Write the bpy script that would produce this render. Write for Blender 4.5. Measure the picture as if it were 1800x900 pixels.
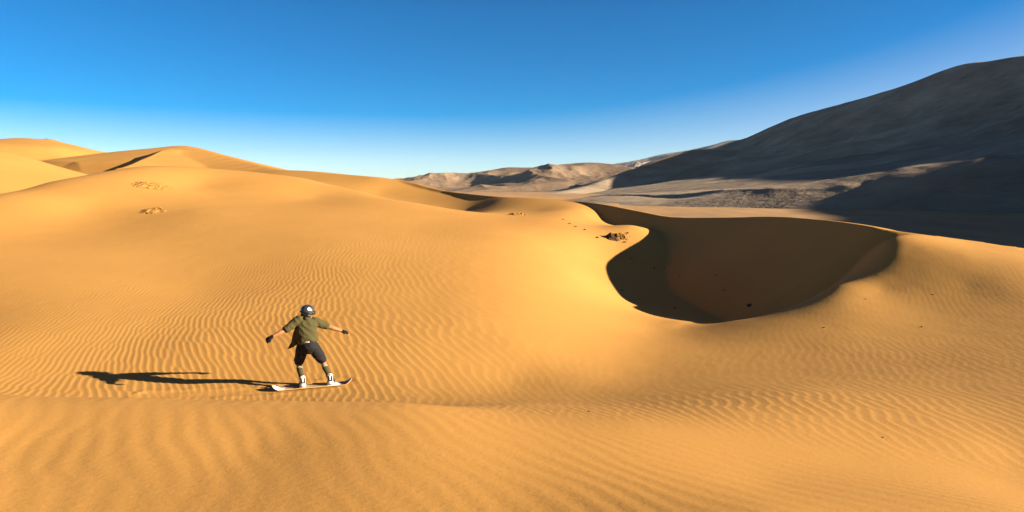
import bpy, bmesh, math, random
import numpy as np
from mathutils import Vector, Matrix

for o in list(bpy.data.objects):
    bpy.data.objects.remove(o)
sc = bpy.context.scene
COL = sc.collection
R = math.radians

# ------------------------------------------------------------------ camera
FPX = 1173.0                      # focal length in photograph pixels (1800 wide)
HY = 330.0                        # row of the horizon in the photograph
PITCH = math.atan((450.0 - HY) / FPX)
cam = bpy.data.objects.new('camera', bpy.data.cameras.new('camera'))
COL.objects.link(cam)
cam.location = (0, 0, 0)
cam.rotation_euler = (math.pi / 2 - PITCH, 0, 0)
cam.data.sensor_width = 36.0
cam.data.lens = 36.0 * FPX / 1800.0
cam.data.clip_start = 0.1
cam.data.clip_end = 90000.0
sc.camera = cam

# ------------------------------------------------------------------ light
SUN_EL, SUN_AZ = R(17.0), R(100.0)         # azimuth: 0 = straight ahead, 90 = right
SDIR = Vector((math.sin(SUN_AZ) * math.cos(SUN_EL), math.cos(SUN_AZ) * math.cos(SUN_EL), math.sin(SUN_EL)))
sun = bpy.data.objects.new('sun', bpy.data.lights.new('sun', 'SUN'))
COL.objects.link(sun)
sun.data.energy = 5.0
sun.data.angle = R(0.55)
sun.data.color = (1.0, 0.90, 0.68)
sun.rotation_euler = SDIR.to_track_quat('Z', 'Y').to_euler()
world = bpy.data.worlds.new('World'); sc.world = world
world.use_nodes = True
wn = world.node_tree; wn.nodes.clear()
wo = wn.nodes.new('ShaderNodeOutputWorld'); bg = wn.nodes.new('ShaderNodeBackground')
sky = wn.nodes.new('ShaderNodeTexSky'); sky.sky_type = 'NISHITA'; sky.sun_disc = False
sky.sun_elevation = SUN_EL; sky.sun_rotation = SUN_AZ
sky.altitude = 3800.0; sky.air_density = 1.0; sky.dust_density = 2.6; sky.ozone_density = 1.4
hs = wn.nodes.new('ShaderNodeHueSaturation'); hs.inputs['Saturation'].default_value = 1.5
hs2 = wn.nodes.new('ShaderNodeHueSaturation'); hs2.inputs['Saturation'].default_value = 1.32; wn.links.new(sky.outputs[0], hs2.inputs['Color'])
# deeper blue in a band above the horizon, overhead greyed and dimmed by hand to set the fill light in shade
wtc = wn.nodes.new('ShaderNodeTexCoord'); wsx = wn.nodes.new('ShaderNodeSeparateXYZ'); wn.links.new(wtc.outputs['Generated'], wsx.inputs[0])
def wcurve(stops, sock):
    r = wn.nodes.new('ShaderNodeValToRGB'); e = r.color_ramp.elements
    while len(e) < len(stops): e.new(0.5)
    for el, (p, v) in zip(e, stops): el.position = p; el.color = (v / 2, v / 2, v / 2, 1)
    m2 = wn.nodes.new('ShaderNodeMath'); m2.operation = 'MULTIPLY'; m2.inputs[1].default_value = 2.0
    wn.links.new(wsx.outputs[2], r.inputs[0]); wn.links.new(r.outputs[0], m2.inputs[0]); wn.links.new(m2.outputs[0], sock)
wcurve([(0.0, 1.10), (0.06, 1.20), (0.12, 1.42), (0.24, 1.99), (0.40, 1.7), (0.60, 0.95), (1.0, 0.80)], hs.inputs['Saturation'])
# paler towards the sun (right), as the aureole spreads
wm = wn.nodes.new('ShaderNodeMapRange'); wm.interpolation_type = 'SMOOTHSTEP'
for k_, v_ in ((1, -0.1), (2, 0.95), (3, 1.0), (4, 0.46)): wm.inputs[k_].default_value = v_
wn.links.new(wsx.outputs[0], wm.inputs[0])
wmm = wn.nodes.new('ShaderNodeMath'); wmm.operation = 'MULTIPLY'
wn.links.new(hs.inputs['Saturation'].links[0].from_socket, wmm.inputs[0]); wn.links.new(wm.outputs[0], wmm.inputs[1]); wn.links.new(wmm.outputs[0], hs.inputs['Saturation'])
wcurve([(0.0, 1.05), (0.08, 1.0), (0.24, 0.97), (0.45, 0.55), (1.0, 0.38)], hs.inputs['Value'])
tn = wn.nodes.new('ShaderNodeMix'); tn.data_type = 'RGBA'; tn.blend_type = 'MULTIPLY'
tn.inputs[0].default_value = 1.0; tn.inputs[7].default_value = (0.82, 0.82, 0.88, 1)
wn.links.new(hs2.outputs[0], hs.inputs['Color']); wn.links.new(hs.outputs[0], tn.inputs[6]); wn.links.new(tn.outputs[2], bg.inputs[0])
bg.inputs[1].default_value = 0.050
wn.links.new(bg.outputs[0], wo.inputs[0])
sc.view_settings.view_transform = 'Standard'; sc.view_settings.look = 'None'
sc.view_settings.exposure = 1.83; sc.view_settings.gamma = 1.0
try: sc.view_settings.use_curve_mapping = False
except Exception: pass
sc.render.engine = 'CYCLES'
sc.render.resolution_x, sc.render.resolution_y = 1024, 512

# ------------------------------------------------------------------ maths helpers
CP, SP = math.cos(PITCH), math.sin(PITCH)
def at(px, py, d):
    """point at forward distance d seen in column px, row py of the photograph"""
    u = (px - 900.0) / FPX; v = (450.0 - py) / FPX
    dy = CP + v * SP; dz = -SP + v * CP
    return (u / dy * d, d, dz / dy * d)
def sstep(a, b, x):
    t = np.clip((x - a) / (b - a), 0, 1); return t * t * (3 - 2 * t)
def smax(a, b, k):
    h = np.clip(0.5 + 0.5 * (a - b) / k, 0, 1)
    return b * (1 - h) + a * h + k * h * (1 - h)
_rng = np.random.RandomState(7)
_P = _rng.permutation(512).astype(np.int32); _P = np.concatenate([_P, _P])
_G = np.stack([np.cos(_rng.rand(512) * 6.2832), np.sin(_rng.rand(512) * 6.2832)], 1).astype(np.float32)
_G /= np.linalg.norm(_G, axis=1, keepdims=True)
def noise(x, y, seed=0):
    x = np.asarray(x, np.float64) + seed * 37.17; y = np.asarray(y, np.float64) - seed * 11.73
    xi = np.floor(x).astype(np.int64); yi = np.floor(y).astype(np.int64)
    fx = (x - xi).astype(np.float32); fy = (y - yi).astype(np.float32)
    u = fx * fx * fx * (fx * (fx * 6 - 15) + 10); v = fy * fy * fy * (fy * (fy * 6 - 15) + 10)
    def g(ix, iy, dx, dy):
        h = _P[(_P[ix & 511] + iy) & 511]
        return _G[h, 0] * dx + _G[h, 1] * dy
    a = g(xi, yi, fx, fy); b = g(xi + 1, yi, fx - 1, fy)
    c = g(xi, yi + 1, fx, fy - 1); d = g(xi + 1, yi + 1, fx - 1, fy - 1)
    return ((a + (b - a) * u) * (1 - v) + (c + (d - c) * u) * v) * 1.5
def fbm(x, y, n=4, seed=0, gain=0.5, ridged=False):
    s = 0.0; a = 1.0; t = 0.0
    for i in range(n):
        q = noise(x * 2.03 ** i, y * 2.03 ** i, seed + i * 3)
        if ridged: q = 1 - 2 * np.abs(q)
        s = s + a * q; t += a; a *= gain
    return s / t
class TPS:
    def __init__(s, P, Z, lam=1e-4):
        P = np.array(P, float); Z = np.array(Z, float); n = len(P); s.P = P
        d2 = ((P[:, None] - P[None]) ** 2).sum(2); K = 0.5 * d2 * np.log(d2 + 1e-12)
        A = np.zeros((n + 3, n + 3)); A[:n, :n] = K + lam * np.eye(n)
        Q = np.c_[np.ones(n), P]; A[:n, n:] = Q; A[n:, :n] = Q.T
        w = np.linalg.solve(A, np.r_[Z, 0, 0, 0]); s.w = w[:n]; s.a = w[n:]
    def __call__(s, X, Y):
        X = np.asarray(X, float); Y = np.asarray(Y, float)
        out = s.a[0] + s.a[1] * X + s.a[2] * Y
        for (px, py), w in zip(s.P, s.w):
            d2 = (X - px) ** 2 + (Y - py) ** 2
            out = out + (0.5 * w) * d2 * np.log(d2 + 1e-12)
        return out
def polyd(x, y, pts):
    """distance to a polyline, height there and side (+1 = left of its direction)"""
    best = np.full(np.shape(x), 1e18); H = np.zeros(np.shape(x)); S = np.zeros(np.shape(x))
    for (ax, ay, az), (bx, by, bz) in zip(pts[:-1], pts[1:]):
        ex, ey = bx - ax, by - ay; L2 = ex * ex + ey * ey
        t = np.clip(((x - ax) * ex + (y - ay) * ey) / L2, 0, 1)
        dx = x - ax - t * ex; dy = y - ay - t * ey; d2 = dx * dx + dy * dy
        s_ = (ex * (y - ay) - ey * (x - ax)) / (math.sqrt(L2) * np.sqrt(d2) + 1e-9); tol = 1e-7 * (1 + d2)
        m = (d2 < best - tol) | ((d2 < best + tol) & (np.abs(s_) > np.abs(S)))
        best = np.where(m, d2, best); H = np.where(m, az + t * (bz - az), H); S = np.where(m, s_, S)
    return np.sqrt(best), H, S
def crest(x, y, pts, lf, rt, k):
    """sloping flanks falling off both sides of a crest line (lf / rt = slope on the left / right)"""
    best = np.full(np.shape(x), 1e18); H = 0.0; W = 0.0; S = 0.0
    for (ax, ay, az), (bx, by, bz) in zip(pts[:-1], pts[1:]):
        ex, ey = bx - ax, by - ay; L2 = ex * ex + ey * ey
        t = np.clip(((x - ax) * ex + (y - ay) * ey) / L2, 0, 1)
        d2 = (x - ax - t * ex) ** 2 + (y - ay - t * ey) ** 2
        s = (ex * (y - ay) - ey * (x - ax)) / math.sqrt(L2) / np.sqrt(d2 + 1e-9)
        w = math.sqrt(L2) / (d2 + 0.25) ** 2.5
        best = np.minimum(best, d2); H = H + w * (az + t * (bz - az)); S = S + w * s; W = W + w
    d = np.sqrt(best); s = S / W
    return H / W - (rt + (lf - rt) * sstep(-.5, .5, s)) * (np.sqrt(d * d + k * k) - k) - 0.3 * np.maximum(d - 28, 0)
def polys(x, y, pts, p=2.5, e=60.0):
    """smooth variant for mountains: blended crest height, no creases"""
    best = np.full(np.shape(x), 1e18); H = 0.0; W = 0.0
    for (ax, ay, az), (bx, by, bz) in zip(pts[:-1], pts[1:]):
        ex, ey = bx - ax, by - ay; L2 = ex * ex + ey * ey
        t = np.clip(((x - ax) * ex + (y - ay) * ey) / L2, 0, 1)
        d2 = (x - ax - t * ex) ** 2 + (y - ay - t * ey) ** 2
        best = np.minimum(best, d2); w = math.sqrt(L2) / (d2 + e * e) ** p
        H = H + w * (az + t * (bz - az)); W = W + w
    return np.sqrt(best), H / W
def catmull(pts, n=6):
    P = np.array(pts, float); P = np.vstack([2 * P[0] - P[1], P, 2 * P[-1] - P[-2]]); out = []
    for i in range(1, len(P) - 2):
        for t in np.arange(n) / n:
            a, b, c, d = P[i - 1], P[i], P[i + 1], P[i + 2]
            out.append(0.5 * (2 * b + (c - a) * t + (2 * a - 5 * b + 4 * c - d) * t ** 2 + (3 * b - a - 3 * c + d) * t ** 3))
    out.append(P[-2]); return [tuple(q) for q in out]

# ------------------------------------------------------------------ dune relief
# brink line of the dune chain (photo column, row, forward distance in metres)
RPX = [(-400, 300, 150), (100, 302, 135), (480, 300, 112), (600, 306, 105), (700, 316, 98), (780, 335, 90), (860, 344.5, 80), (960, 349, 69),
       (1050, 358, 61), (1120, 371, 55), (1180, 382, 50), (1270, 382, 43), (1350, 380, 37.2), (1450, 387, 32.2),
       (1520, 397, 29.2), (1552, 404, 28), (1600, 410, 27.2), (1700, 423, 26.2), (1800, 437, 25), (2100, 470, 22)]
RIDGE = [at(*p) for p in RPX] + [(40, 16, -3.2), (80, 0, -4), (160, -20, -6)]
RIDGE = catmull(RIDGE, 3)
RIDGE.sort(key=lambda p: p[0])
RX = np.array([p[0] for p in RIDGE]); RY = np.array([p[1] for p in RIDGE])
# surface in front of the brink: (column, row, distance)
F = [
 # foreground swell
 (0,900,3.3),(450,900,3.3),(900,900,3.3),(1350,900,3.2),(1800,900,3.6),
 (0,790,4.3),(450,790,4.4),(900,800,4.4),(1350,850,4.1),
 (-300,690,6.0),(0,693,6.0),(225,699,6.0),(450,706,6.0),(720,713,6.0),(900,725,7.0),(1100,745,6.2),(1300,770,5.9),(1500,805,5.4),(1700,842,4.9),(1800,862,4.7),(2100,900,4.2),
 # trough behind it
 (900,711,9.8),(1100,712,9.6),(1300,725,7.8),(1500,745,7.2),(1700,780,6.4),(1800,800,6.1),
 (30,661,14.0),(140,663,14.1),(300,667,14.0),(450,673,13.8),(556,677,13.6),(640,672,13.7),(760,668,13.9),(900,671,14.0),
 (-300,600,17.5),(0,600,16.4),(150,560,18.8),(0,500,22.8),(150,450,28.5),(0,400,34),(150,370,42),
 (350,600,16.6),(350,520,22.3),(350,440,30.5),(350,370,42.5),(350,325,56),
 (555,600,16.6),(555,520,21.9),(555,450,28.6),(555,390,39.5),(555,345,55),
 (740,600,16.6),(740,520,21.9),(740,450,29),(740,400,39.5),
 (900,600,17.0),(900,540,21.0),(900,470,28),(900,420,36.5),(900,385,48),
 (1000,657,14.6),(1000,560,21),(1000,480,30),(1000,420,41),(1000,380,52),
 # near dune crest
 (-300,400,32),(-120,372,36),(0,341,43),(80,322,50),(160,308,57),(240,298.5,63),(330,296,66),(430,301,66),(530,313,64),(640,337,61),(740,359,57),(820,371.5,55),
 # lit noses at the brink
 (-400,301,146),(-150,302,140),(100,303,132),(300,301,120),(400,300.5,115),(480,299.6,109),(540,303.2,105),(600,307,102),(660,312.5,98.5),
 (880,352,73),(960,356,65),(870,347,78),(1000,362,60),(1018,367,58),
 (940,372,58),(1050,395,50),
 # right hand field
 (1100,657,14.8),(1200,697,10.8),(1400,694,9.9),(1600,690,9.9),(1800,690,9.4),(2100,690,8.5),
 (1200,620,17.2),(1400,610,16.6),(1600,590,16.6),(1800,580,15.9),(2100,580,14),
 (1150,575,22.5),(1420,560,19.6),(1550,510,21.8),(1700,500,21),(1800,495,20.4),
 (1600,440,24.6),(1700,450,23.3),(1800,462,22.2),(2100,500,20),(1590,414,26.6),(1700,427,25.5),(1800,441,24.3),(1570,420,26),
 # soft right rim of the hollow
 (1200,570,23.2),(1290,563,22.2),(1380,542,22.5),(1470,503,23.0),(1540,452,25.2),
]
FP = [at(*p) for p in F]
# hidden or hollow points, in world metres
def atz(px, d, z): return ((px - 900) / (FPX * CP) * d / (1), d, z)
H = [
 (-7.5,9.2,-3.25),(-4.6,9.0,-3.25),(-2.6,9.2,-3.15),(-0.9,9.0,-3.02),(-12,9,-3.0),
 # dip behind the near dune crest, before the brink
 (-39,50,-1.6),(-44,57,-2.0),(-44,62,-2.2),(-42,76,-2.6),(-34,82,-0.8),(-25,82,-0.9),(-18,79,-1.6),(-11.5,72,-2.6),(-8,66,-3.0),
 (-30,98,1.0),(-18,92,-0.5),(-11,84,-1.8),(-5,76,-2.3),
 # hollow floor
 at(1110,396,48),at(1085,430,43),at(1066,462,38.5),at(1075,495,33.8),at(1110,530,30),at(1155,554,26.5),at(1195,566,23.6),
 (9.5,29.5,-5.6),(10.5,27,-5.7),(12.0,28,-5.0),(11.3,31,-5.6),(12,34,-5.0),(9.5,35,-5.2),
 (8.1,56,-2.85),(9.9,52.5,-3.15),(10,42.5,-4.0),(11,46.5,-3.5),(13.2,30,-4.6),(13.4,27,-3.7),
 # behind and round the camera
 (0,1.5,-1.55),(-3,1.5,-1.5),(3,1.5,-1.65),
]
FP += H
def warp(x, y):
    r = np.hypot(x, y); return np.arctan2(x, y), np.log(np.maximum(r, 0.5)) * 0.6
_w = [warp(p[0], p[1]) for p in FP]
_tps = TPS([(a, b) for a, b in _w], [p[2] for p in FP], 2e-5)
NA, NL = 520, 560
_ga = np.linspace(-1.36, 1.36, NA); _gl = np.linspace(warp(0, 1.0)[1] - .02, warp(0, 440.0)[1] + .02, NL)
_T = _tps(*np.meshgrid(_ga, _gl, indexing='ij'))
def SF(a, l):
    u = np.clip((a - _ga[0]) / (_ga[1] - _ga[0]), 1, NA - 2.001); v = np.clip((l - _gl[0]) / (_gl[1] - _gl[0]), 1, NL - 2.001)
    i = u.astype(int); j = v.astype(int); i = np.minimum(i, NA - 3); j = np.minimum(j, NL - 3); u = u - i; v = v - j
    def w(t): return (-.5*t+t*t-.5*t**3, 1-2.5*t*t+1.5*t**3, .5*t+2*t*t-1.5*t**3, -.5*t*t+.5*t**3)
    wu, wv = w(u), w(v); o = 0.0
    for p in range(4):
        for q in range(4): o = o + wu[p] * wv[q] * _T[i + p - 1, j + q - 1]
    return o
L1 = catmull([at(-260,238,84), at(-100,252,86), at(0,267,90), at(80,288,95), at(165,309,100), at(240,316,104)], 4)
K2a = catmull([at(203,297,110), at(222,292,118), at(262,275,135), at(290,262,150)], 4)      # slip face on its left
K2b = catmull([at(298,262,150), at(330,264,152), at(370,268,150), at(430,283,140), at(500,299,124), at(600,306,108)], 4)
K2c = catmull([at(270,262,190), at(325,256.5,185), at(370,267,175), at(440,285,165)], 4)
K1 = catmull([at(-300,252,235), at(-100,249,225), at(0,246.5,220), at(40,243,216), at(66,244,216)], 4)
K1s = catmull([at(99,255,201), at(92,248.5,210), at(83,244,222), at(70,244,232)], 4)
K2n = catmull([at(290,262,150), at(262,271,157), at(235,278,164), at(205,285,172), at(185,289,178)], 4)
K1b = catmull([at(89,245,225), at(140,262,215), at(200,269.5,210), at(260,270.5,205), at(330,270,200)], 4)
def dune(x, y):
    az, lr = warp(x, y); r = np.hypot(x, y)
    s = SF(np.clip(az, -1.3, 1.3), lr)
    far = sstep(R(55), R(85), np.abs(az))
    s = s * (1 - far) + far * (-2.6 + 0.8 * noise(x * .05, y * .05, 9))
    s = np.where(r < 2.2, s * sstep(1.0, 2.2, r) + (1 - sstep(1.0, 2.2, r)) * -1.6, s)
    m = r > 14
    z = s.copy()
    X, Y, S_ = x[m], y[m], s[m]
    d, h, _ = polyd(X, Y, RIDGE)
    front = Y < np.interp(X, RX, RY)
    u = X / np.maximum(Y, 1)
    sl = h - 0.60 * d
    fr = smax(np.minimum(S_, h + 0.02 * d + 0.35 * np.maximum(d - 1.5, 0)), sl, 0.10)
    drop = 3.0 + 30.0 * sstep(-0.40, -0.16, u)
    drop = np.where(Y < 12, 30.0, drop)
    bk = h - drop * (1 - np.exp(-((np.sqrt(d * d + 0.6) - 0.775) * 0.30) / drop))
    zz = np.where(front, fr, bk)
    # background dunes on the left
    q = (X < 5) & (Y > 58)
    a, b = X[q], Y[q]; zq = zz[q]
    if a.size:
        base = zq
        def rid(P, lf, rt, k): return crest(a, b, P, lf, rt, k)
        base = smax(base, -12 + 13.5 * sstep(75, 120, b) + 3.0 * sstep(110, 200, b) * sstep(-0.2, -0.6, a / b) - 8 * sstep(-0.42, -0.12, a / b), 1.2)
        base = smax(base, rid(K1, 0.3, 0.14, 3), 1.0)
        base = smax(base, crest(a, b, K1s, .75, .30, 0.01), 0.2)
        base = smax(base, rid(K1b, 0.3, 0.14, 1), 0.8)
        dl, _, sd = polyd(a, b, K2a)
        pen = 0.55 * dl * sstep(0, .5, sd) * sstep(160, 150, b)
        base = smax(base, rid(K2c, 0.3, 0.16, 2) - pen, 0.6)
        base = smax(base, rid(K2b, 0.62, 0.17, 1.0) - pen, 0.4)
        base = smax(base, rid(K2a, .62, .13, 0.01), 0.15)
        base = smax(base, crest(a, b, K2n[::-1], .26, .72, 0.01), 0.15)
        base = smax(base, rid(L1, 0.22, 0.24, 2), 1.0)
        zz[q] = base
    zz = zz + 0.05 * noise(X * .11, Y * .11, 5) * sstep(14, 30, r[m])
    e = sstep(330, 410, r[m]); zz = zz * (1 - e) + e * -24
    z[m] = zz
    return z
def ripple(x, y, r):
    """wind ripples as the phase of a bundle of nearly parallel waves (gives natural forks)"""
    A = 0.03 + 0.43 * np.tanh((x - 2.5) / 5.0)
    ye = 12 + 14 * np.tanh((y - 12) / 14)
    ph = x - A * (ye - 8) + 0.35 * noise(x * .22, y * .16, 2) + 0.9 * noise(x * .07, y * .05, 3)
    ps = y + 0.3 * x
    lam = 0.146
    rg = np.random.RandomState(3); re = 0.0; im = 0.0
    for j in range(14):
        k = 2 * math.pi / lam * (1 + rg.normal() * 0.055); th = rg.normal() * 0.085
        a = ph * (k * math.cos(th)) + ps * (k * math.sin(th)) + rg.rand() * 6.283
        re = re + np.cos(a); im = im + np.sin(a)
    mag = np.sqrt(re * re + im * im); c = re / (mag + 0.5); s = im / (mag + 0.5)
    prof = c + 0.28 * (c * s * 2) + 0.20 * (c * c - s * s) * mag / (mag + 2)
    az = np.arctan2(x, y)
    # strength map in world metres: strong left and right fields, smooth centre
    amp = np.full(x.shape, 0.35)
    def blob(cx, cy, rx, ry, v, rot=0.0):
        c_, s_ = math.cos(rot), math.sin(rot)
        X = ((x - cx) * c_ + (y - cy) * s_) / rx; Y = (-(x - cx) * s_ + (y - cy) * c_) / ry
        return v * np.exp(-(X * X + Y * Y))
    amp = amp + blob(-8, 18, 8, 12, 0.85) + blob(-18, 24, 12, 22, 0.6) + blob(9, 11, 6, 7, 0.35) + blob(15, 20, 5, 8, 0.15) + blob(4, 9.5, 3, 3, 0.3)
    amp = amp + blob(-22, 38, 16, 22, 0.6)
    amp = amp - blob(5, 27, 7, 9, 0.5) - blob(2.0, 16, 3, 5, 0.35) - blob(3, 42, 10, 16, 0.5) - blob(11, 31, 6, 6, .6) - blob(1.5, 12, 3, 3, .3)
    amp = amp * (0.80 + 0.35 * noise(x * .3, y * .2, 12)) 
    amp = np.clip(amp, 0, 1.15) * (1 - sstep(38, 76, r))
    fore = 1 - sstep(-0.12, 0.12, (y - (5.9 + 0.20 * np.minimum(0, x) * 0 - 0.28 * np.maximum(0, x - 1.0))) / np.maximum(y, 1))
    # smooth trail left behind the board
    td, _, _ = polyd(x, y, [at(262,697,12.9), at(330,690,13.0), at(420,687,13.1), at(500,684,13.35), at(600,676,13.75)])
    tr = np.exp(-(td / 0.26) ** 4) * (0.65 + .35 * noise(x * 2, y * 3, 55))
    yc = np.interp(x, [-4, 0, 1, 2, 2.8, 3.6], [6.1, 6.8, 6.3, 5.9, 5.4, 4.8]); crs = 1 - .8 * np.exp(-((y - yc) / .8) ** 2) * sstep(-3, -.5, x)
    z = 0.0038 * crs * (1 - .45 * sstep(2, 6, x)) * amp * prof * (1 - fore) * (1 - 0.9 * tr) - 0.022 * tr + 0.016 * np.exp(-((td - .34) / .09) ** 2) * (.6 + noise(x * 3, y * 3, 56))
    z = z + (0.010 * fbm(x * .5, y * .35, 3, 57) + 0.0025 * fbm(x * 2.2, y * 1.4, 3, 58)) * (1 - fore)
    # broad soft ripples on the foreground swell
    ph2 = x + 0.48 * y + 0.10 * noise(x * .8, y * .5, 21) + 0.05 * noise(x * 2, y * 1.2, 22)
    rg = np.random.RandomState(5); re = 0.0; im = 0.0
    for j in range(9):
        k = 2 * math.pi / 0.20 * (1 + rg.normal() * 0.07); th = rg.normal() * 0.09
        a = ph2 * (k * math.cos(th)) + y * (k * math.sin(th)) + rg.rand() * 6.283
        re = re + np.cos(a); im = im + np.sin(a)
    mag = np.sqrt(re * re + im * im)
    z = z + 0.0014 * crs * (1 - .4 * sstep(.5, 2.5, x)) * re / (mag + .8) * fore * (0.75 + .5 * noise(x * .5, y * .5, 31))
    return z
def ground_hit(px, py, d0=2.5, d1=400):
    u = np.exp(np.linspace(math.log(d0), math.log(d1), 3000))
    P = np.array(at(px, py, 1.0)); X = P[0] * u; Y = P[1] * u; Z = P[2] * u
    zz = dune(X, Y); i = int(np.argmax(zz > Z))
    return Vector((X[i], Y[i], zz[i]))
def gz(x, y): return float(dune(np.array([float(x)]), np.array([float(y)]))[0])

# ------------------------------------------------------------------ mesh helpers
def link(o, parent=None):
    COL.objects.link(o)
    if parent is not None: o.parent = parent
    return o
def grid_mesh(name, X, Y, Z, mat, close=False, smooth=True):
    nr, nc = X.shape
    me = bpy.data.meshes.new(name)
    me.vertices.add(nr * nc)
    co = np.empty((nr * nc, 3), np.float32); co[:, 0] = X.ravel(); co[:, 1] = Y.ravel(); co[:, 2] = Z.ravel()
    me.vertices.foreach_set('co', co.ravel())
    i = np.arange(nr * nc, dtype=np.int32).reshape(nr, nc)
    if close: i = np.concatenate([i, i[:, :1]], 1)
    q = np.stack([i[:-1, :-1], i[:-1, 1:], i[1:, 1:], i[1:, :-1]], -1).reshape(-1, 4)[:, ::-1]
    n = len(q)
    me.loops.add(n * 4); me.loops.foreach_set('vertex_index', np.ascontiguousarray(q).ravel().astype(np.int32))
    me.polygons.add(n); me.polygons.foreach_set('loop_start', np.arange(0, n * 4, 4, dtype=np.int32))
    me.polygons.foreach_set('loop_total', np.full(n, 4, np.int32))
    me.update(calc_edges=True)
    me.polygons.foreach_set('use_smooth', np.ones(n, bool))
    me.materials.append(mat)
    o = bpy.data.objects.new(name, me); link(o); return o
def structure(o, label=None):
    o['kind'] = 'structure'
    if label: o['label'] = label
    return o

# ------------------------------------------------------------------ materials
def new_mat(name):
    m = bpy.data.materials.new(name); m.use_nodes = True
    nt = m.node_tree; b = nt.nodes['Principled BSDF']; return m, nt, b
def N(nt, t, **kw):
    n = nt.nodes.new(t)
    for k, v in kw.items():
        if k in n.inputs: n.inputs[k].default_value = v
        else: setattr(n, k, v)
    return n
def ramp(nt, fac, stops):
    r = nt.nodes.new('ShaderNodeValToRGB'); e = r.color_ramp.elements
    while len(e) < len(stops): e.new(0.5)
    for el, (p, c) in zip(e, stops): el.position = p; el.color = (*c, 1)
    nt.links.new(fac, r.inputs[0]); return r.outputs[0]
def pos(nt):
    return nt.nodes.new('ShaderNodeNewGeometry').outputs['Position']
def noise_n(nt, vec, scale, detail=4, rough=0.5):
    n = N(nt, 'ShaderNodeTexNoise', Scale=scale, Detail=detail, Roughness=rough)
    nt.links.new(vec, n.inputs['Vector']); return n.outputs['Fac']
def vscale(nt, vec, s, rot=(0, 0, 0)):
    m = nt.nodes.new('ShaderNodeMapping'); m.inputs['Scale'].default_value = s; m.inputs['Rotation'].default_value = rot
    nt.links.new(vec, m.inputs['Vector']); return m.outputs[0]
def bump(nt, b, h, dist, strength=1.0, prev=None):
    n = N(nt, 'ShaderNodeBump', Strength=strength, Distance=dist)
    nt.links.new(h, n.inputs['Height'])
    if prev is not None: nt.links.new(prev, n.inputs['Normal'])
    nt.links.new(n.outputs[0], b.inputs['Normal']); return n.outputs[0]
def mixc(nt, fac, a, b_, mode='MIX'):
    n = nt.nodes.new('ShaderNodeMix'); n.data_type = 'RGBA'; n.blend_type = mode
    for s, v in ((0, fac), (6, a), (7, b_)):
        if isinstance(v, (int, float)): n.inputs[s].default_value = v
        elif isinstance(v, tuple): n.inputs[s].default_value = (*v, 1)
        else: nt.links.new(v, n.inputs[s])
    return n.outputs[2]
def sand_mat(name, c0, c1, grain=True):
    m, nt, b = new_mat(name); p = pos(nt)
    b.inputs['Roughness'].default_value = 0.95; b.inputs['Specular IOR Level'].default_value = 0.1
    f = noise_n(nt, p, 0.12, 5, .55)
    c = ramp(nt, f, [(0.3, c0), (0.7, c1)])
    if grain:
        g = noise_n(nt, p, 260, 2, .6)
        c = mixc(nt, 0.30, c, ramp(nt, g, [(0.35, (0.62, .60, .58)), (0.65, (1.3, 1.3, 1.3))]), 'MULTIPLY')
        g2 = noise_n(nt, p, 22, 4, .65)
        c = mixc(nt, 0.22, c, ramp(nt, g2, [(0.3, (0.8, .78, .75)), (0.7, (1.15, 1.15, 1.15))]), 'MULTIPLY')
        n1 = bump(nt, b, g, 0.0015, 0.5)
        bump(nt, b, g2, 0.006, 0.5, n1)
    nt.links.new(c, b.inputs['Base Color']); return m
M_SAND = sand_mat('dune_sand', (0.435, 0.208, 0.052), (0.490, 0.240, 0.061))
def rock_mat(name, cols, s1, s2, bd, stretch=(1, 1, 1)):
    m, nt, b = new_mat(name); p = pos(nt)
    b.inputs['Roughness'].default_value = 0.95; b.inputs['Specular IOR Level'].default_value = 0.1
    f = noise_n(nt, vscale(nt, p, stretch), s1, 7, .62)
    c = ramp(nt, f, cols)
    f2 = noise_n(nt, vscale(nt, p, stretch), s2, 6, .7)
    c = mixc(nt, 0.5, c, ramp(nt, f2, [(0.3, (0.6, .6, .62)), (0.7, (1.25, 1.22, 1.2))]), 'MULTIPLY')
    nt.links.new(c, b.inputs['Base Color'])
    bump(nt, b, f2, bd, 0.7); return m
M_PLAIN = rock_mat('plain_sand', [(0.35, (0.33, 0.185, 0.088)), (0.65, (0.43, 0.245, 0.115))], 0.004, 0.05, 0.5, (1, .35, 1))
M_MTN = rock_mat('mountain_ground', [(0.38, (0.20, 0.14, 0.10)), (0.5, (0.29, .21, .148)), (0.62, (0.40, 0.295, 0.20))], 0.0045, 0.03, 6.0, (.35, 1.0, 2.2))
M_HILL = rock_mat('hill_ground', [(0.35, (0.17, 0.105, 0.068)), (0.65, (0.27, 0.175, 0.11))], 0.0015, 0.012, 10.0)
M_FAR = rock_mat('far_mountain_ground', [(0.35, (0.26, 0.18, 0.145)), (0.65, (0.34, 0.245, 0.195))], 0.0008, 0.005, 25.0)
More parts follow.
